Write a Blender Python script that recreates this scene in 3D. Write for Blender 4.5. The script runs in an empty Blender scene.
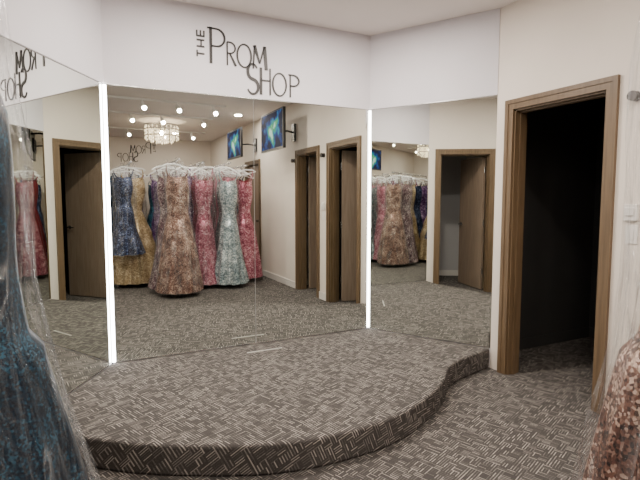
import bpy, math, random
from mathutils import Vector
random.seed(4)
R=random.random
CEIL=2.88; ST=0.165; MT=2.22; HX=1.695; BY=-0.987

# ---------------------------------------------------------------- materials
def newmat(name):
    m=bpy.data.materials.new(name); m.use_nodes=True
    return m, m.node_tree.nodes, m.node_tree.links, m.node_tree.nodes['Principled BSDF']
def simple(name,col,rough=0.6,metal=0.0,bump=0.0,bscale=60,var=0.06,vscale=3,emit=None,es=0):
    m,N,L,P=newmat(name)
    P.inputs['Roughness'].default_value=rough; P.inputs['Metallic'].default_value=metal
    tc=N.new('ShaderNodeTexCoord')
    no=N.new('ShaderNodeTexNoise'); no.inputs['Scale'].default_value=vscale; L.new(tc.outputs['Object'],no.inputs['Vector'])
    cr=N.new('ShaderNodeValToRGB'); c=col
    cr.color_ramp.elements[0].position=0.3; cr.color_ramp.elements[1].position=0.7
    cr.color_ramp.elements[0].color=(c[0]*(1-var),c[1]*(1-var),c[2]*(1-var),1)
    cr.color_ramp.elements[1].color=(min(1,c[0]*(1+var)),min(1,c[1]*(1+var)),min(1,c[2]*(1+var)),1)
    L.new(no.outputs['Fac'],cr.inputs['Fac']); L.new(cr.outputs['Color'],P.inputs['Base Color'])
    if bump>0:
        n2=N.new('ShaderNodeTexNoise'); n2.inputs['Scale'].default_value=bscale; L.new(tc.outputs['Object'],n2.inputs['Vector'])
        b=N.new('ShaderNodeBump'); b.inputs['Strength'].default_value=bump; b.inputs['Distance'].default_value=0.01
        L.new(n2.outputs['Fac'],b.inputs['Height']); L.new(b.outputs['Normal'],P.inputs['Normal'])
    if emit:
        P.inputs['Emission Color'].default_value=(*emit,1); P.inputs['Emission Strength'].default_value=es
    return m
wall_m=simple('wall_paint_warm',(0.71,0.645,0.58),0.75,bump=0.08,bscale=150,var=0.02)
head_m=simple('wall_paint_header',(0.66,0.64,0.68),0.75,bump=0.08,bscale=150,var=0.02)  # cool cast of the LED light put into the header colour
ceil_m=simple('ceiling_paint',(0.80,0.74,0.70),0.85,bump=0.1,bscale=120,var=0.02)
shade_m=simple('fitting_room_dark',(0.03,0.03,0.03),0.8,var=0.05)  # darkness of the unlit room put into wall and baseboard colour
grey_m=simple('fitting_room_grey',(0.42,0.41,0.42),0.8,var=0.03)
trim_m=simple('trim_white',(0.66,0.63,0.60),0.5,var=0.03)
black_m=simple('black_plastic',(0.012,0.012,0.014),0.35,var=0.1)
ink_m=simple('sign_black',(0.015,0.013,0.013),0.5,var=0.1)
metal_m=simple('chrome_metal',(0.6,0.6,0.6),0.25,1.0,var=0.05)
alu_m=simple('brushed_aluminium',(0.42,0.41,0.38),0.5,0.3,var=0.05)
white_m=simple('white_plastic',(0.75,0.73,0.70),0.4,var=0.03)
hang_m=simple('hanger_white',(0.9,0.9,0.92),0.3,var=0.03)
led_m=simple('led_diffuser',(0.9,0.9,0.9),0.5,emit=(1.0,0.98,0.95),es=19)
lamp_m=simple('lamp_face',(0.9,0.9,0.9),0.5,emit=(1.0,0.88,0.70),es=40)
cryst_m=simple('crystal',(0.9,0.85,0.75),0.1,emit=(1.0,0.80,0.52),es=1.5)

def wood(name,c1,c2):
    m,N,L,P=newmat(name)
    tc=N.new('ShaderNodeTexCoord'); mp=N.new('ShaderNodeMapping'); mp.inputs['Scale'].default_value=(30,30,1.6)
    L.new(tc.outputs['Object'],mp.inputs['Vector'])
    no=N.new('ShaderNodeTexNoise'); no.inputs['Scale'].default_value=2.0; no.inputs['Detail'].default_value=6
    L.new(mp.outputs[0],no.inputs['Vector'])
    cr=N.new('ShaderNodeValToRGB'); cr.color_ramp.elements[0].color=(*c1,1); cr.color_ramp.elements[1].color=(*c2,1)
    cr.color_ramp.elements[0].position=.35; cr.color_ramp.elements[1].position=.65
    L.new(no.outputs['Fac'],cr.inputs['Fac']); L.new(cr.outputs['Color'],P.inputs['Base Color'])
    P.inputs['Roughness'].default_value=0.45
    return m
wood_m=wood('casing_wood',(0.100,0.064,0.034),(0.145,0.095,0.052))
leaf_m=wood('door_leaf_wood',(0.20,0.145,0.105),(0.27,0.20,0.15))

m,N,L,P=newmat('mirror_glass'); mirror_m=m
P.inputs['Metallic'].default_value=1; P.inputs['Roughness'].default_value=0.0
nz=N.new('ShaderNodeTexNoise'); nz.inputs['Scale'].default_value=1.5
cr=N.new('ShaderNodeValToRGB'); cr.color_ramp.elements[0].color=(.82,.85,.81,1); cr.color_ramp.elements[1].color=(.84,.87,.83,1)
L.new(nz.outputs['Fac'],cr.inputs['Fac']); L.new(cr.outputs['Color'],P.inputs['Base Color'])

# carpet : woven dashes in alternating directions
def carpet(name,dark,light,mid):
    m,N,L,P=newmat(name)
    def mth(op,a,b=None):
        n=N.new('ShaderNodeMath'); n.operation=op
        for i,v in enumerate((a,b)):
            if v is None: continue
            if isinstance(v,(int,float)): n.inputs[i].default_value=v
            else: L.new(v,n.inputs[i])
        return n.outputs[0]
    g=N.new('ShaderNodeNewGeometry'); s=N.new('ShaderNodeSeparateXYZ'); L.new(g.outputs['Position'],s.inputs[0])
    a=math.radians(-22); ca,sa=math.cos(a),math.sin(a)
    yz=mth('ADD',s.outputs[1],s.outputs[2])
    X=mth('ADD',mth('MULTIPLY',s.outputs[0],ca),mth('MULTIPLY',yz,-sa))
    Y=mth('ADD',mth('MULTIPLY',s.outputs[0],sa),mth('MULTIPLY',yz,ca))
    X=mth('MULTIPLY',X,1/0.042); Y=mth('MULTIPLY',Y,1/0.042)
    cx,cy=mth('FLOOR',X),mth('FLOOR',Y)
    cv=N.new('ShaderNodeCombineXYZ'); L.new(cx,cv.inputs[0]); L.new(cy,cv.inputs[1])
    wn=N.new('ShaderNodeTexWhiteNoise'); wn.noise_dimensions='3D'; L.new(cv.outputs[0],wn.inputs['Vector'])
    sel=mth('GREATER_THAN',wn.outputs['Value'],0.5)
    inv=mth('SUBTRACT',1.0,sel)
    Lc=mth('ADD',mth('MULTIPLY',X,sel),mth('MULTIPLY',Y,inv))
    L4=mth('MULTIPLY',Lc,3.0)
    fr=mth('FRACT',L4); line=mth('LESS_THAN',fr,0.38)
    lv=N.new('ShaderNodeCombineXYZ'); L.new(mth('FLOOR',L4),lv.inputs[0]); L.new(mth('ADD',mth('MULTIPLY',cx,17.3),mth('MULTIPLY',cy,3.1)),lv.inputs[1]); L.new(sel,lv.inputs[2])
    w2=N.new('ShaderNodeTexWhiteNoise'); w2.noise_dimensions='3D'; L.new(lv.outputs[0],w2.inputs['Vector'])
    amt=mth('MULTIPLY',line,mth('POWER',w2.outputs['Value'],1.1))
    fz=N.new('ShaderNodeTexNoise'); fz.inputs['Scale'].default_value=260; L.new(g.outputs['Position'],fz.inputs['Vector'])
    amt=mth('ADD',amt,mth('MULTIPLY',mth('SUBTRACT',fz.outputs['Fac'],0.5),0.7))
    cr=N.new('ShaderNodeValToRGB'); e=cr.color_ramp.elements
    e[0].color=(*dark,1); e[1].color=(*light,1); e[0].position=0.0; e[1].position=0.95
    x=cr.color_ramp.elements.new(0.4); x.color=(*mid,1)
    L.new(amt,cr.inputs['Fac']); L.new(cr.outputs['Color'],P.inputs['Base Color'])
    P.inputs['Roughness'].default_value=0.95; P.inputs['Specular IOR Level'].default_value=0.15
    b=N.new('ShaderNodeBump'); b.inputs['Strength'].default_value=0.4; b.inputs['Distance'].default_value=0.004
    L.new(amt,b.inputs['Height']); L.new(b.outputs['Normal'],P.inputs['Normal'])
    return m
carpet_m=carpet('woven_carpet',(0.052,0.047,0.045),(0.34,0.31,0.28),(0.13,0.119,0.112))

def fabric(name,c1,c2,c3=None,sequin=True,sc=75,patch=0.30):
    m,N,L,P=newmat(name)
    tc=N.new('ShaderNodeTexCoord')
    vo=N.new('ShaderNodeTexVoronoi'); vo.inputs['Scale'].default_value=sc; L.new(tc.outputs['Object'],vo.inputs['Vector'])
    sp=N.new('ShaderNodeSeparateColor'); L.new(vo.outputs['Color'],sp.inputs[0])
    no=N.new('ShaderNodeTexNoise'); no.inputs['Scale'].default_value=9; no.inputs['Detail'].default_value=5; L.new(tc.outputs['Object'],no.inputs['Vector'])
    mx=N.new('ShaderNodeMath'); mx.operation='MULTIPLY_ADD'; mx.inputs[1].default_value=0.6 if sequin else 0.1
    ad=N.new('ShaderNodeMath'); ad.operation='SUBTRACT'; ad.inputs[1].default_value=patch if sequin else 0.05
    L.new(sp.outputs[0],mx.inputs[0]); L.new(no.outputs['Fac'],ad.inputs[0]); L.new(ad.outputs[0],mx.inputs[2])
    cr=N.new('ShaderNodeValToRGB'); e=cr.color_ramp.elements
    e[0].color=(*c1,1); e[1].color=(*(c3 or c2),1); e[0].position=.15; e[1].position=.88
    x=e.new(0.55); x.color=(*c2,1)
    L.new(mx.outputs[0],cr.inputs['Fac']); L.new(cr.outputs['Color'],P.inputs['Base Color'])
    P.inputs['Metallic'].default_value=0.5 if sequin else 0.0
    P.inputs['Roughness'].default_value=0.3 if sequin else 0.5
    b=N.new('ShaderNodeBump'); b.inputs['Strength'].default_value=0.8 if sequin else 0.1; b.inputs['Distance'].default_value=0.01
    L.new(vo.outputs['Distance'] if not sequin else sp.outputs[1],b.inputs['Height']); L.new(b.outputs['Normal'],P.inputs['Normal'])
    return m
F={
 'copper':fabric('sequin_rose_bronze',(0.025,0.010,0.010),(0.26,0.115,0.08),(1.0,0.76,0.62),sc=130),
 'bronze':fabric('sequin_plum_silver',(0.03,0.012,0.022),(0.20,0.10,0.12),(0.95,0.82,0.80),sc=100),
 'fteal':fabric('sequin_deep_teal',(0.002,0.007,0.018),(0.004,0.024,0.050),(0.03,0.15,0.25),sc=170,patch=.36),
 'teal':fabric('sequin_teal',(0.003,0.018,0.04),(0.010,0.06,0.12),(0.08,0.30,0.42)),
 'navy':fabric('sequin_navy',(0.005,0.009,0.03),(0.016,0.03,0.085),(0.22,0.28,0.48)),
 'gold':fabric('lace_champagne',(0.26,0.18,0.09),(0.54,0.41,0.24),(0.88,0.74,0.52)),
 'silver':fabric('sequin_silver_blue',(0.10,0.15,0.17),(0.36,0.44,0.47),(0.95,1.0,1.0)),
 'red':fabric('satin_red',(0.10,0.005,0.012),(0.22,0.015,0.03),(0.38,0.05,0.08),False),
 'rose':fabric('sequin_rose',(0.20,0.03,0.06),(0.46,0.14,0.20),(0.95,0.6,0.66)),
 'pink':fabric('tulle_pink',(0.44,0.16,0.22),(0.60,0.26,0.34),(0.82,0.46,0.54),False),
 'purple':fabric('sequin_purple',(0.05,0.015,0.08),(0.17,0.07,0.24),(0.75,0.58,0.85)),
 'green':fabric('satin_green',(0.02,0.08,0.06),(0.05,0.16,0.12),(0.1,0.25,0.2),False),
 'black':fabric('sequin_black',(0.01,0.01,0.012),(0.03,0.03,0.035),(0.3,0.3,0.32)),
}
# garment bag film
m=bpy.data.materials.new('clear_garment_bag'); m.use_nodes=True; N=m.node_tree.nodes; L=m.node_tree.links; N.clear(); film_m=m
out=N.new('ShaderNodeOutputMaterial'); tr=N.new('ShaderNodeBsdfTransparent'); gl=N.new('ShaderNodeBsdfGlossy'); gl.inputs['Roughness'].default_value=0.16
df=N.new('ShaderNodeBsdfDiffuse'); df.inputs['Color'].default_value=(.8,.82,.85,1)
tc=N.new('ShaderNodeTexCoord'); mp=N.new('ShaderNodeMapping'); mp.inputs['Scale'].default_value=(9,9,1.3); L.new(tc.outputs['Object'],mp.inputs[0])
no=N.new('ShaderNodeTexNoise'); no.inputs['Scale'].default_value=1.6; no.inputs['Detail'].default_value=5; no.inputs['Distortion'].default_value=.6; L.new(mp.outputs[0],no.inputs['Vector'])
b=N.new('ShaderNodeBump'); b.inputs['Strength'].default_value=1.0; b.inputs['Distance'].default_value=0.09; L.new(no.outputs['Fac'],b.inputs['Height'])
L.new(b.outputs[0],gl.inputs['Normal'])
fr=N.new('ShaderNodeLayerWeight'); fr.inputs['Blend'].default_value=0.22; L.new(b.outputs[0],fr.inputs['Normal'])
rd=N.new('ShaderNodeValToRGB'); rd.color_ramp.elements[0].position=.54; rd.color_ramp.elements[1].position=.58
rd.color_ramp.elements[0].color=(0,0,0,1); rd.color_ramp.elements[1].color=(.30,.30,.30,1); x=rd.color_ramp.elements.new(.61); x.color=(0,0,0,1)  # narrow pale bands paint streaky highlights into the film
L.new(no.outputs['Fac'],rd.inputs[0])
mx=N.new('ShaderNodeMath'); mx.operation='MULTIPLY_ADD'; mx.inputs[1].default_value=0.30; L.new(fr.outputs['Facing'],mx.inputs[0])
m3=N.new('ShaderNodeMath'); m3.operation='ADD'; m3.inputs[1].default_value=.03; L.new(rd.outputs[0],m3.inputs[0]); L.new(m3.outputs[0],mx.inputs[2])
m1=N.new('ShaderNodeMixShader'); m1.inputs[0].default_value=0.25; L.new(gl.outputs[0],m1.inputs[1]); L.new(df.outputs[0],m1.inputs[2])
m2=N.new('ShaderNodeMixShader'); L.new(mx.outputs[0],m2.inputs[0]); L.new(tr.outputs[0],m2.inputs[1]); L.new(m1.outputs[0],m2.inputs[2]); L.new(m2.outputs[0],out.inputs[0])

# ---------------------------------------------------------------- mesh builder
class MB:
    def __init__(s): s.v=[];s.f=[];s.m=[];s.sm=[]
    def add(s,vs,fs,mat=0,smooth=False):
        o=len(s.v); s.v+= [tuple(v) for v in vs]
        for f in fs: s.f.append(tuple(i+o for i in f)); s.m.append(mat); s.sm.append(smooth)
    def box(s,x0,x1,y0,y1,z0,z1,mat=0):
        s.prism([(x0,y0),(x1,y0),(x1,y1),(x0,y1)],z0,z1,mat)
    def prism(s,poly,z0,z1,mat=0):
        a=sum(poly[i][0]*poly[(i+1)%len(poly)][1]-poly[(i+1)%len(poly)][0]*poly[i][1] for i in range(len(poly)))
        if a<0: poly=poly[::-1]
        n=len(poly)
        vs=[(x,y,z0) for x,y in poly]+[(x,y,z1) for x,y in poly]
        fs=[tuple(range(n-1,-1,-1)),tuple(range(n,2*n))]+[(i,(i+1)%n,n+(i+1)%n,n+i) for i in range(n)]
        s.add(vs,fs,mat)
    def cyl(s,p0,p1,r,mat=0,seg=12,r2=None):
        p0=Vector(p0);p1=Vector(p1);d=(p1-p0).normalized(); r2=r if r2 is None else r2
        a=d.orthogonal().normalized(); b=d.cross(a)
        vs=[p0+(a*math.cos(t)+b*math.sin(t))*r for t in [2*math.pi*i/seg for i in range(seg)]]
        vs+=[p1+(a*math.cos(t)+b*math.sin(t))*r2 for t in [2*math.pi*i/seg for i in range(seg)]]
        s.add(vs,[(i,(i+1)%seg,seg+(i+1)%seg,seg+i) for i in range(seg)],mat,True)
        s.add(vs[:seg],[tuple(range(seg-1,-1,-1))],mat); s.add(vs[seg:],[tuple(range(seg))],mat)
    def tube(s,pts,r,mat=0,seg=6):
        for a,b in zip(pts[:-1],pts[1:]): s.cyl(a,b,r,mat,seg)
    def build(s,name,mats,parent=None,bevel=0,loc=(0,0,0),rot=0):
        me=bpy.data.meshes.new(name); me.from_pydata(s.v,[],s.f)
        for m in mats: me.materials.append(m)
        for i,p in enumerate(me.polygons): p.material_index=s.m[i]; p.use_smooth=s.sm[i]
        me.update(); o=bpy.data.objects.new(name,me); bpy.context.collection.objects.link(o)
        o.location=loc; o.rotation_euler=(0,0,rot)
        if parent: o.parent=parent
        if bevel:
            b=o.modifiers.new('bevel','BEVEL'); b.width=bevel; b.segments=3; b.limit_method='ANGLE'; b.angle_limit=math.radians(50)
        return o
def empty(name,loc=(0,0,0)):
    e=bpy.data.objects.new(name,None); e.location=loc; bpy.context.collection.objects.link(e); return e

# ---------------------------------------------------------------- room shell
XL=-4.6; YB=-8.5
b=MB(); b.box(XL-.12,3.5,YB-.12,0.2,-0.1,0); b.build('floor',[carpet_m])
b=MB(); b.box(XL-.12,3.5,YB-.12,0.2,CEIL,CEIL+.1); b.build('ceiling',[ceil_m])

C0=(-HX,BY);C1=(-1.125,0);C2=(1.125,0);C3=(HX,BY)
T=0.12
def off(p,q,d):
    dx,dy=q[0]-p[0],q[1]-p[1]; l=math.hypot(dx,dy); return (-dy/l*d,dx/l*d)
def seg(p,q,d0,d1,z0,z1,mb,mat=0,trim0=0,trim1=0):
    l=math.hypot(q[0]-p[0],q[1]-p[1]); ux,uy=(q[0]-p[0])/l,(q[1]-p[1])/l
    p=(p[0]+ux*trim0,p[1]+uy*trim0); q=(q[0]-ux*trim1,q[1]-uy*trim1)
    a=off(p,q,d0); c=off(p,q,d1)
    mb.prism([(p[0]+a[0],p[1]+a[1]),(q[0]+a[0],q[1]+a[1]),(q[0]+c[0],q[1]+c[1]),(p[0]+c[0],p[1]+c[1])],z0,z1,mat)
for nm,p,q in (('wall_bay_left',C0,C1),('wall_bay_center',C1,C2),('wall_bay_right',C2,C3)):
    b=MB(); seg(p,q,0.008,T,0,CEIL,b); seg(p,q,-0.006,0.01,MT,CEIL,b); b.build(nm,[head_m])
def mirror(name,p,q,t0,t1):
    b=MB(); seg(p,q,0.0,0.007,ST,MT,b,0,t0,t1)
    b.build(name,[mirror_m])
mirror('wall_mirror',C0,C1,0.0,0.012)
mid=(0,0)
mirror('wall_mirror',C1,mid,0.012,0.002); mirror('wall_mirror',mid,C2,0.002,0.012)
mirror('wall_mirror',C2,C3,0.012,0.0)
b=MB()
for p,q in ((C0,C1),(C1,C2),(C2,C3)):
    seg(p,q,-0.004,0.0,MT-.006,MT,b,0,.02,.02); seg(p,q,-0.004,0.0,ST,ST+.007,b,0,.02,.02)
b.build('mirror_edge_trim',[metal_m])
for (c,d,k) in ((C1,(0.5,-0.866),1.0),(C2,(-0.5,-0.866),.62)):
    b=MB(); n=(d[0],d[1]); t=(-n[1],n[0])
    def pt(a,e): return (c[0]+n[0]*a*k+t[0]*e*k,c[1]+n[1]*a*k+t[1]*e*k)
    b.prism([pt(.004,-.006),pt(.004,.006),pt(.010,.010),pt(.010,-.010)],ST+.01,MT-.004,0)
    b.prism([pt(.010,-.012),pt(.010,.012),pt(.020,.012),pt(.024,.007),pt(.024,-.007),pt(.020,-.012)],ST+.01,MT-.01,1)
    b.build('led_light_strip',[metal_m,led_m])

# ---------------------------------------------------------------- stage: angled facets with softened corners
curve=[(1.695,-.987),(1.12,-1.13),(.84,-1.42),(.25,-1.715),(-.42,-1.715),(-1.05,-1.40),(-1.40,-1.10),(-1.695,-.987)]
for k in range(3):
    f=.22; o=[curve[0]]
    for i in range(1,len(curve)-1):
        a,c,d=curve[i-1],curve[i],curve[i+1]
        o.append((c[0]+(a[0]-c[0])*f,c[1]+(a[1]-c[1])*f)); o.append((c[0]+(d[0]-c[0])*f,c[1]+(d[1]-c[1])*f))
    curve=o+[curve[-1]]
b=MB(); b.prism([C1,C2]+curve,0.0,ST); b.build('carpeted_stage_platform',[carpet_m],bevel=0.018)
b=MB(); b.box(-.15,.15,-.229,-.215,ST,ST+.006); b.build('metal_threshold_strip',[alu_m],bevel=.002)  # low metal strip on the stage, use unidentified

# ---------------------------------------------------------------- side walls with doors
def wall_run(name,xa,xb,y_top,y_bot,openings,mat=wall_m,oh=2.08):
    b=MB(); y=y_top
    for (a,c) in openings:
        b.box(xa,xb,a,y,0,CEIL); b.box(xa,xb,c,a,oh,CEIL); y=c
    b.box(xa,xb,y_bot,y,0,CEIL); return b.build(name,[mat])
CW=0.07
doors=[(-1.155,-1.892),(-2.27,-2.95),(-4.75,-5.5)]
wall_run('wall_right',HX,HX+T,BY+.0,YB,doors)
ld=(-1.155,-1.892); LE=-2.04
wall_run('wall_left',-HX-T,-HX,BY,LE,[ld])
b=MB(); b.box(XL,-HX-T,LE-.0,LE+T,0,CEIL); b.build('wall_left_return',[wall_m])
b=MB(); b.box(XL-T,XL,YB,LE+T,0,CEIL); b.build('wall_left_far',[wall_m])
b=MB(); b.box(XL-T,HX+T,YB-T,YB,0,CEIL); b.build('wall_back',[wall_m])
def casing(name,x,sgn,a,c,oh=2.08,both=True):
    b=MB(); 
    for (xx,s) in ((x,-sgn),(x+sgn*T,sgn)):
        x0,x1=sorted((xx,xx+s*0.018))
        b.box(x0,x1,a-0.005,a+CW,0,oh+CW); b.box(x0,x1,c-CW,c+0.005,0,oh+CW); b.box(x0,x1,c+0.005,a-0.005,oh-0.005,oh+CW)
        x0,x1=sorted((xx+s*0.018,xx+s*0.024))
        b.box(x0,x1,a+CW*.55,a+CW,0,oh+CW); b.box(x0,x1,c-CW,c-CW*.55,0,oh+CW); b.box(x0,x1,c-CW*.55,a+CW*.55,oh+CW*.55,oh+CW)
    x0,x1=sorted((x,x+sgn*T))
    b.box(x0,x1,a-.018,a,0,oh); b.box(x0,x1,c,c+.018,0,oh); b.box(x0,x1,c,a,oh-.018,oh)
    mx=(x0+x1)/2
    b.box(mx-.02,mx+.02,a-.03,a-.018,0,oh); b.box(mx-.02,mx+.02,c+.018,c+.03,0,oh); b.box(mx-.02,mx+.02,c,a,oh-.03,oh-.018)
    return b.build(name,[wood_m])
for i,(a,c) in enumerate(doors): casing('trim_door_%d'%(i+1),HX,1,a,c)
casing('trim_door_4',-HX,-1,*ld)
def leaf(name,hx,hy,ang,w):
    b=MB(); b.box(0,w,-.02,.02,0.012,2.05)
    for s in (-1,1):
        b.cyl((w-.06,s*.02,1.0),(w-.06,s*.065,1.0),.011,1); b.cyl((w-.06,s*.02,1.0),(w-.06,s*.026,1.0),.028,1)
        b.cyl((w-.06,s*.06,1.0),(w-.17,s*.06,1.0),.009,1)
    for z in (.25,1.0,1.8): b.cyl((-.008,-.0,z),(-.008,-.0,z+.09),.008,1)
    return b.build(name,[leaf_m,metal_m],loc=(hx,hy,0),rot=ang)
leaf('door_1',HX+T+.045,-1.860,math.radians(14),.69)
leaf('door_2',HX+T+.045,-2.91,math.radians(-4),.62)
leaf('door_4',-HX-T-.045,-1.855,math.radians(164),.69)
b=MB(); b.box(HX+.03,HX+.07,-5.48,-4.77,0.012,2.05); b.cyl((HX+.03,-4.85,1.0),(HX-.04,-4.85,1.0),.02,1); b.build('door_3',[leaf_m,metal_m])
def cell(name,x0,x1,y0,y1,mat,bm,open_side):
    b=MB(); t=.06
    b.box(x0,x1,y0-t,y0,0,CEIL); b.box(x0,x1,y1,y1+t,0,CEIL)
    if open_side=='L': b.box(x1,x1+t,y0-t,y1+t,0,CEIL); xx=(x1-.012,x1)
    else: b.box(x0-t,x0,y0-t,y1+t,0,CEIL); xx=(x0,x0+.012)
    b.build('wall_'+name,[mat])
    b=MB(); b.box(xx[0],xx[1],y0,y1,0,.1); b.box(x0,x1,y0,y0+.012,0,.1); b.box(x0,x1,y1-.012,y1,0,.1)
    b.build('baseboard_'+name,[bm])
cell('fitting_room_right',HX+T,3.3,-2.02,-.75,shade_m,shade_m,'L')
cell('fitting_room_middle',HX+T,3.3,-3.3,-2.14,grey_m,trim_m,'L')
cell('fitting_room_left',-3.3,-HX-T,-1.975,-.72,grey_m,trim_m,'R')
b=MB(); 
ys=[(-1.962,-2.20),(-3.02,-4.68),(-5.57,YB)]
for a,c in ys: b.box(HX-.014,HX,c,a,0,.1)
b.build('baseboard_right',[trim_m])
b=MB(); b.box(-HX,-HX+.014,LE,-1.962,0,.1); b.build('baseboard_left',[trim_m])
b=MB(); b.box(XL,HX-.014,YB,YB+.014,0,.1); b.build('baseboard_back',[trim_m])
b=MB(); b.box(XL,-HX-.0,LE-.014,LE,0,.1); b.build('baseboard_left_return',[trim_m])

# ---------------------------------------------------------------- sign
def make_sign(name,loc,rot):
    b=MB()
    def rib(pts,w):
        n=len(pts); ws=w if isinstance(w,list) else [w]*n; vs=[]
        for i,(x,z) in enumerate(pts):
            a=pts[max(0,i-1)]; c=pts[min(n-1,i+1)]
            dx,dz=c[0]-a[0],c[1]-a[1]; l=math.hypot(dx,dz) or 1; nx,nz=-dz/l*ws[i]/2,dx/l*ws[i]/2
            vs+=[(x+nx,-.008,z+nz),(x-nx,-.008,z-nz),(x-nx,0,z-nz),(x+nx,0,z+nz)]
        fs=[]
        for i in range(n-1):
            o=4*i
            for k in range(4): fs.append((o+k,o+(k+1)%4,o+4+(k+1)%4,o+4+k))
        fs+=[(3,2,1,0),(4*n-4,4*n-3,4*n-2,4*n-1)]
        b.add(vs,fs)
    def arc(cx,cz,rx,rz,a0,a1,w0,w1=None,n=28):
        w1=w1 or w0; pts=[];ws=[]
        for i in range(n+1):
            t=math.radians(a0+(a1-a0)*i/n); pts.append((cx+rx*math.cos(t),cz+rz*math.sin(t)))
            ws.append(w0+(w1-w0)*abs(math.cos(t)))
        rib(pts,ws)
    t=.011; B=.026
    z0=2.47
    k=1.2
    def Z(v): return z0+v*k
    rib([(-.452,Z(.02)),(-.452,Z(.06))],t); rib([(-.452,Z(.04)),(-.395,Z(.04))],t)
    rib([(-.455,Z(.085)),(-.395,Z(.085))],t); rib([(-.455,Z(.125)),(-.395,Z(.125))],t); rib([(-.42,Z(.085)),(-.42,Z(.125))],t)
    rib([(-.457,Z(.15)),(-.392,Z(.15))],t)
    for xx in (-.452,-.424,-.397): rib([(xx,Z(.15)),(xx,Z(.185))],t)
    rib([(-.345,2.455),(-.345,2.73)],.022); rib([(-.372,2.722),(-.30,2.722)],t)
    arc(-.30,2.655,.065,.066,90,-90,t,.016); rib([(-.30,2.589),(-.345,2.589)],t)
    rib([(-.215,2.455),(-.215,2.635)],t); arc(-.195,2.592,.045,.043,90,-90,t,t); rib([(-.215,2.635),(-.195,2.635)],t); rib([(-.215,2.549),(-.195,2.549)],t)
    rib([(-.195,2.549),(-.145,2.455)],[t,.018])
    arc(-.075,2.545,.058,.09,0,360,t,.013,40)
    rib([(.0,2.455),(.012,2.64)],t); rib([(.012,2.64),(.055,2.50)],[B,t]); rib([(.055,2.50),(.098,2.64)],t); rib([(.098,2.64),(.112,2.455)],B)
    S=[]
    for i in range(15): a=math.radians(30+i*15); S.append((-.005+.042*math.cos(a),2.43+.06*math.sin(a)))
    S2=[]
    for i in range(15): a=math.radians(80-i*17); S2.append((-.005+.046*math.cos(a),2.31+.058*math.sin(a)))
    rib(S+S2,[t+ (.013*math.sin(math.pi*i/29)) for i in range(30)])
    rib([(.065,2.255),(.065,2.47)],.020); rib([(.145,2.255),(.145,2.47)],t); rib([(.065,2.37),(.145,2.37)],t)
    arc(.228,2.35,.06,.092,0,360,t,.013,40)
    rib([(.325,2.255),(.325,2.44)],t); arc(.35,2.395,.055,.045,90,-90,t,.014); rib([(.31,2.44),(.35,2.44)],t); rib([(.325,2.35),(.35,2.35)],t)
    return b.build(name,[ink_m],loc=loc,rot=rot)
make_sign('shop_name_sign',(0,-.006,0),0)
make_sign('shop_name_sign',(-.1,YB,.06),math.pi)

# ---------------------------------------------------------------- wall fittings
b=MB(); b.box(HX-.022,HX,-2.115,-2.035,1.26,1.36); b.box(HX-.03,HX-.022,-2.10,-2.05,1.29,1.34,0)
b.build('thermostat',[white_m],bevel=.004)
b=MB(); b.box(HX-.006,HX,-2.115,-2.04,1.12,1.235); b.box(HX-.010,HX-.006,-2.095,-2.06,1.145,1.21); b.build('light_switch',[white_m],bevel=.002)
for y in (-2.065,-3.09):
    b=MB(); b.cyl((HX,y,2.0),(HX-.012,y,2.0),.030,0,20); b.cyl((HX-.012,y,2.0),(HX-.03,y,2.0),.018,0,20); b.cyl((HX-.03,y,2.0),(HX-.05,y,2.0),.030,0,20); b.build('wall_speaker_knob',[ink_m])  # round black wall knob, use unidentified

# ---------------------------------------------------------------- TVs
m,N,L,P=newmat('tv_picture'); tv_m=m
tc=N.new('ShaderNodeTexCoord'); no=N.new('ShaderNodeTexNoise'); no.inputs['Scale'].default_value=6; no.inputs['Detail'].default_value=4; L.new(tc.outputs['Object'],no.inputs['Vector'])
mp=N.new('ShaderNodeMapping'); mp.inputs['Scale'].default_value=(0,2.4,4.2); L.new(tc.outputs['Object'],mp.inputs[0])
gr=N.new('ShaderNodeTexGradient'); gr.gradient_type='SPHERICAL'; L.new(mp.outputs[0],gr.inputs[0])
ad=N.new('ShaderNodeMath'); ad.operation='MULTIPLY_ADD'; ad.inputs[1].default_value=.45; ad.inputs[2].default_value=-.12; L.new(gr.outputs['Fac'],ad.inputs[0])
sm=N.new('ShaderNodeMath'); sm.operation='ADD'; L.new(no.outputs['Fac'],sm.inputs[0]); L.new(ad.outputs[0],sm.inputs[1])
cr=N.new('ShaderNodeValToRGB'); e=cr.color_ramp.elements; e[0].position=.40; e[0].color=(0.002,.005,.03,1); e[1].position=.80; e[1].color=(.55,.8,.7,1)
x=e.new(.50); x.color=(.004,.04,.22,1); x=e.new(.58); x.color=(.01,.22,.35,1); x=e.new(.66); x.color=(.03,.35,.10,1)
L.new(sm.outputs[0],cr.inputs['Fac']); L.new(cr.outputs['Color'],P.inputs['Emission Color']); P.inputs['Emission Strength'].default_value=1.3
P.inputs['Base Color'].default_value=(.004,.004,.004,1); P.inputs['Roughness'].default_value=.6; P.inputs['Specular IOR Level'].default_value=.05
def tv(x,yc,zc,w,h,wallgap):
    b=MB(); b.box(-.02,.02,-w/2,w/2,-h/2,h/2,0); b.box(-.022,-.02,-w/2+.025,w/2-.025,-h/2+.03,h/2-.025,1); b.box(.02,.05,-w/4,w/4,-h/4,h/4,0)
    b.box(.05,.065,-.1,.1,-.1,.1,2)
    b.tube([(.06,0,0),(.06+(wallgap-.1)*.5,.12,0),(wallgap-.02,0,0)],.014,2,8); b.box(wallgap-.03,wallgap,-.05,.05,-.13,.13,2)
    b.build('wall_mounted_television',[black_m,tv_m,black_m],loc=(x,yc,zc))
tv(HX-.36,-3.08,2.43,.94,.58,.36)
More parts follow.
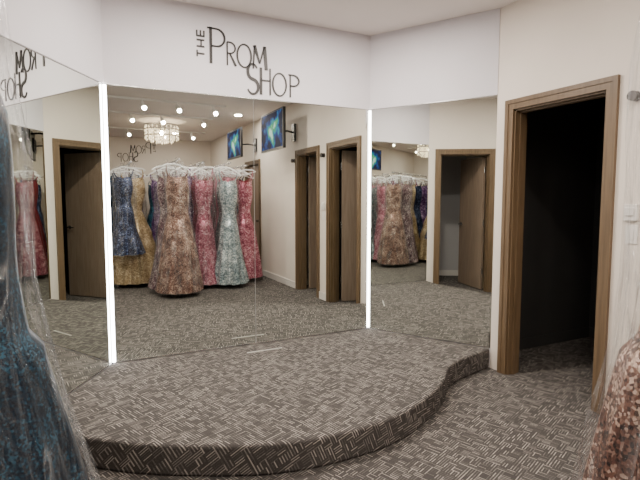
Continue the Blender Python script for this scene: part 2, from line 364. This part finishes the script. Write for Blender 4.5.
tv(HX-.42,-4.9,2.42,.88,.52,.42)

# ---------------------------------------------------------------- gowns
HG=1.90   # hanger bar height
TS=[0,.06,.14,.26,.38,.48,.56,.64,.70,.75,.82,.90,.96,1.0]
MER=[1.0,.93,.82,.66,.55,.51,.48,.41,.36,.39,.47,.51,.50,.44]
BAL=[1.0,.985,.96,.89,.79,.69,.58,.44,.34,.37,.45,.50,.49,.43]
ALN=[1.0,.97,.93,.85,.76,.68,.61,.53,.47,.47,.51,.53,.51,.46]
TRU=[1.0,.96,.91,.82,.70,.60,.52,.46,.42,.41,.42,.42,.40,.34]
def gown_mb(w=.29,d=.20,top=1.70,hem=.07,film=True,phase=0.0,full=0.0,fl_w=.66,tilt=0.0,prof=None,tiers=0):
    b=MB(); n=84
    H=top-hem; K=len(TS)
    rr=prof or [MER[j]*(1-full)+BAL[j]*full for j in range(K)]
    ts=[];rs=[]
    for j in range(K-1):
        for s in range(3): f=s/3; ts.append(TS[j]+(TS[j+1]-TS[j])*f); rs.append(rr[j]+(rr[j+1]-rr[j])*f)
    ts.append(1.0); rs.append(rr[-1])
    npl=9+int(phase*3)%5
    vs=[]
    for t,r in zip(ts,rs):
        fl=max(0,1-t/.66)
        if tiers and t<.62: r*=1.0+.07*(1-((t/.62*tiers)%1.0))-.03
        for i in range(n):
            a=2*math.pi*i/n
            p=1+fl*(.10*math.sin(npl*a+phase+1.3*t)+.05*math.sin((npl*2+3)*a+phase*2))
            x=w*r*p*math.cos(a); y=d*r*p*math.sin(a)*(1.0 if t<.6 else .85)
            z=hem+H*t
            if t==1.0: z+=.035*abs(math.cos(a))**.5-.03*max(0,-math.sin(a))
            if t==0: z+=.012*math.sin(npl*a+phase)
            vs.append((x,y,z))
    b.add(vs,[(j*n+i,j*n+(i+1)%n,(j+1)*n+(i+1)%n,(j+1)*n+i) for j in range(len(ts)-1) for i in range(n)],0,True)
    hz=HG
    def hp(x,z):
        return (x*math.cos(tilt),0,z+x*math.sin(tilt))
    for s in (-1,1):
        e=hp(s*.15,hz-.035)
        for yy in (-.8,.8):
            b.tube([(s*w*.34,yy*d*.32,top),(s*(w*.3+.05),yy*d*.2,(top+e[2])/2),e],.006,0,6)
    b.tube([hp(-.205,hz-.075),hp(-.15,hz-.035),hp(-.03,hz),hp(.03,hz),hp(.15,hz-.035),hp(.205,hz-.075)],.012,1,8)
    b.tube([hp(-.2,hz-.075),hp(.2,hz-.075)],.007,1,6)
    hk=[(0,0,hz),(0,0,hz+.05)]+[(.025*math.sin(a),0,hz+.075-.025*math.cos(a)) for a in [math.radians(q) for q in range(0,271,45)]]
    b.tube(hk,.003,2,6)
    if film:
        def at(t):
            for j in range(K-1):
                if TS[j]<=t<=TS[j+1]: return rr[j]+(rr[j+1]-rr[j])*(t-TS[j])/(TS[j+1]-TS[j])
            return rr[-1]
        pf=[(hem-.01,1.06)]
        for t in (.1,.2,.3,.4,.5,.6,.7,.8,.9,1.0): pf.append((hem+H*t,max(at(t)*1.07+.02,fl_w)))
        pf+=[(top+.10,fl_w*.95),(hz-.03,fl_w*.85),(hz+.02,.22),(hz+.045,.06)]
        n2=72; vs=[]
        for j,(z,r) in enumerate(pf):
            for i in range(n2):
                a=2*math.pi*i/n2
                p=1+(.04*math.sin(7*a+phase*3+z*2.5)+.025*math.sin(17*a+z*5+phase)+.015*math.sin(29*a-z*7))
                vs.append((w*r*p*math.cos(a),d*r*p*math.sin(a),z))
        b.add(vs,[(j*n2+i,j*n2+(i+1)%n2,(j+1)*n2+(i+1)%n2,(j+1)*n2+i) for j in range(len(pf)-1) for i in range(n2)],3,True)
    return b
def gown(style,x,y,rot=0,parent=None,name='evening_gown',**k):
    b=gown_mb(phase=R()*6,tilt=(R()-.5)*.6,**k)
    return b.build(name,[F[style],hang_m,metal_m,film_m],loc=(x,y,0),rot=rot,parent=parent)
RZ=HG+.075
def rack(x,y0,y1,styles,name='dress_rack',alongx=False,film=False,full=None,jit=.08,wk=.30,**k):
    e=empty(name)
    b=MB()
    def q(u,v,z): return (v,u,z) if not alongx else (u,v,z)
    a,c=(y0,y1)
    b.cyl(q(a,x,RZ),q(c,x,RZ),.014,0,12)
    i0=a-(.35 if a>c else -.35)
    for u in (i0,c):
        b.cyl(q(u,x,.04),q(u,x,RZ),.014,0,12); b.cyl(q(u,x-.22,.045),q(u,x+.22,.045),.014,0,10)
        for s in (-.22,.22): b.cyl(q(u,x+s,.0),q(u,x+s,.045),.022,0,10)
    b.cyl(q(i0,x,.12),q(c,x,.12),.01,0,8)
    b.build('frame',[metal_m],parent=e)
    n=len(styles)
    for i,st in enumerate(styles):
        u=a+(c-a)*(i+.3)/n
        j=(R()-.5)*jit
        px,py=(x+j,u) if not alongx else (u,x+j)
        kk=dict(k); kk['full']=R() if full is None else full
        kk['w']=wk+(R()-.5)*.05; kk['d']=.19+R()*.05; kk['top']=1.66+R()*.10
        gown(st,px,py,(R()-.5)*.8+(math.pi/2 if alongx else 0),e,name='gown_%d'%(i+1),film=(film or R()<.2),**kk)
    return e
# gowns nearest the photographer, in clear bags
gown('copper',-.05,-3.31,.25,w=.31,d=.31,top=1.70,prof=ALN,film=True,fl_w=.58)
gown('fteal',-1.565,-2.435,math.pi/2+.1,w=.36,d=.35,top=1.66,prof=TRU,film=True,fl_w=.40)
e=rack(-.02,-3.28,-5.2,[])
for i,(st,x,y,r,fu,w) in enumerate([('bronze',-.14,-3.66,.1,.2,.28),('purple',.12,-3.85,-.4,.2,.28),('bronze',.0,-4.05,.3,.4,.28),('rose',.12,-4.2,-.5,.3,.28),('gold',.06,-4.4,-.2,.6,.30),('navy',.0,-4.6,.2,.5,.3),('purple',-.1,-4.75,.5,.3,.28),('black',.05,-4.95,0,.5,.3)]):
    gown(st,x,y,r,e,name='gown_%d'%(i+1),w=w,d=.23,full=fu,film=(i<1),top=1.70)
e=rack(-.60,-4.05,-5.9,[])
for i,(st,x,y,r,fu,w,hm,ti) in enumerate([('navy',-.70,-4.20,.2,.1,.26,.55,0),('gold',-.55,-4.45,0,1.0,.38,.07,4),('purple',-.50,-4.62,-.3,.3,.27,.3,0),('navy',-.68,-4.8,.3,.6,.3,.07,0),('teal',-.55,-5.0,0,.5,.3,.07,0),('gold',-.6,-5.2,.1,.8,.32,.07,3),('navy',-.6,-5.4,-.3,.5,.3,.07,0),('black',-.6,-5.6,.3,.5,.3,.07,0),('navy',-.6,-5.8,0,.5,.3,.07,0)]):
    gown(st,x,y,r,e,name='gown_%d'%(i+1),w=w,d=.24 if fu<1 else .30,full=fu,film=(i==0),top=1.72,hem=hm,tiers=ti)
rack(-.98,-4.9,-6.2,['navy','teal','purple','navy','black','teal'],full=.5)
rack(.42,-3.72,-5.4,['rose','red','red','purple','rose','red','pink','rose','red'],full=.15,wk=.26,jit=.14)
rack(.82,-3.60,-5.3,['silver','rose','silver','pink','red','pink','silver','gold','pink'],full=.30,jit=.10,wk=.26)
rack(1.22,-4.0,-5.0,['rose','red','navy','red'],full=.7,wk=.26)
rack(-2.46,-1.95,-4.0,['navy','teal','bronze','teal','black','rose','silver','navy','purple'],alongx=True,film=True)
rack(-8.1,-4.0,1.3,['navy','teal','black','green','navy','red','black','silver','teal','gold','rose','navy','pink','black','teal','bronze','purple','navy'],alongx=True)

# ---------------------------------------------------------------- lights
def area(name,loc,power,size,col=(1,.9,.78),parent=None):
    l=bpy.data.lights.new(name,'AREA'); l.shape='DISK'; l.size=size; l.energy=power; l.color=col
    o=bpy.data.objects.new(name,l); o.location=loc; bpy.context.collection.objects.link(o)
    if parent: o.parent=parent
    return o
def fill_can(x,y,p,col=(1,.90,.80)):  # invented recessed fitting, added as fill for bay and shop
    b=MB(); n=28
    vs=[];
    for r,z in ((.085,-.006),(.065,-.010),(.06,-.002)):
        for i in range(n): a=2*math.pi*i/n; vs.append((r*math.cos(a),r*math.sin(a),z))
    b.add(vs,[(j*n+(i+1)%n,j*n+i,(j+1)*n+i,(j+1)*n+(i+1)%n) for j in range(2) for i in range(n)],0,True)
    b.add(vs[2*n:],[tuple(range(n-1,-1,-1))],1)
    o=b.build('recessed_ceiling_light',[white_m,lamp_m],loc=(x,y,CEIL))
    area('lamp',(0,0,-.02),p,.12,col,o)
for x,y,p in ((-.75,-2.6,17),(.75,-2.6,17),(-.55,-.9,42),(.55,-.9,42),(-2.9,-3.6,42),(-2.9,-6,36),(.6,-7.2,27),(1.2,-4.4,26)): fill_can(x,y,p)  # added fill lamps, placed for brightness only
def track(x0,x1,y,hs,p):
    b=MB(); b.box(x0,x1,y-.018,y+.018,CEIL-.03,CEIL,0)
    e=empty('track_light')
    for hx in hs:
        b.cyl((hx,y,CEIL-.03),(hx,y,CEIL-.07),.010,0,10)
        b.cyl((hx,y,CEIL-.06),(hx+.02,y+.05,CEIL-.13),.024,0,16,.032)
        b.cyl((hx+.02,y+.05,CEIL-.13),(hx+.021,y+.0525,CEIL-.134),.026,1,16)
        l=bpy.data.lights.new('spot','SPOT'); l.energy=p; l.color=(1,.89,.75); l.spot_size=2.4; l.spot_blend=.6; l.shadow_soft_size=.03
        o=bpy.data.objects.new('spot',l); o.location=(hx+.024,y+.06,CEIL-.145); o.parent=e
        o.rotation_euler=(math.radians(25),0,0); bpy.context.collection.objects.link(o)
    b.build('track_body',[white_m,lamp_m],parent=e)
track(-1.2,.8,-3.75,[-1.0,-.45,.05,.6],32)
track(-1.6,.9,-5.0,[-1.3,-.5,.0,.7],26)
track(-1.4,1.2,-6.9,[-1.0,-.4,.3,.9],22)
# chandelier
b=MB(); cx,cy=.11,-5.75
b.cyl((cx,cy,CEIL),(cx,cy,CEIL-.03),.07,0,20); b.cyl((cx,cy,CEIL-.03),(cx,cy,CEIL-.12),.01,0,8)
for z,r in ((2.80,.31),(2.72,.31),(2.60,.31)):
    pts=[(cx+r*math.cos(2*math.pi*i/36),cy+r*math.sin(2*math.pi*i/36),z) for i in range(37)]
    b.tube(pts,.010,0,6)
for i in range(4):
    a=math.pi/2*i; b.cyl((cx,cy,2.76),(cx+.3*math.cos(a),cy+.3*math.sin(a),2.80),.005,0,6)
for ringr,zt,zb,n in ((.30,2.79,2.56,22),(.2,2.74,2.52,16),(.1,2.72,2.50,9)):
    for i in range(n):
        a=2*math.pi*i/n; X=cx+ringr*math.cos(a);Y=cy+ringr*math.sin(a); z=zt-.02*(i%2)
        while z>zb:
            b.cyl((X,Y,z),(X,Y,z-.026),.004,1,5,.017); b.cyl((X,Y,z-.026),(X,Y,z-.052),.017,1,5,.004); z-=.066
b.build('crystal_chandelier',[metal_m,cryst_m])
l=bpy.data.lights.new('chandelier_bulb','POINT'); l.energy=22; l.color=(1,.80,.56); l.shadow_soft_size=.04
o=bpy.data.objects.new('chandelier_bulb',l); o.location=(cx,cy,2.66); bpy.context.collection.objects.link(o); o.parent=bpy.data.objects['crystal_chandelier']

w=bpy.data.worlds.new('world'); bpy.context.scene.world=w; w.use_nodes=True
w.node_tree.nodes['Background'].inputs[0].default_value=(.02,.02,.02,1)

cam=bpy.data.cameras.new('camera'); cam.lens=27; cam.sensor_width=36; cam.clip_start=.02
co=bpy.data.objects.new('camera',cam); bpy.context.collection.objects.link(co)
co.location=(-1.29,-3.846,1.38); co.rotation_euler=(math.radians(90-4.66),0,math.radians(-26.3))
bpy.context.scene.camera=co
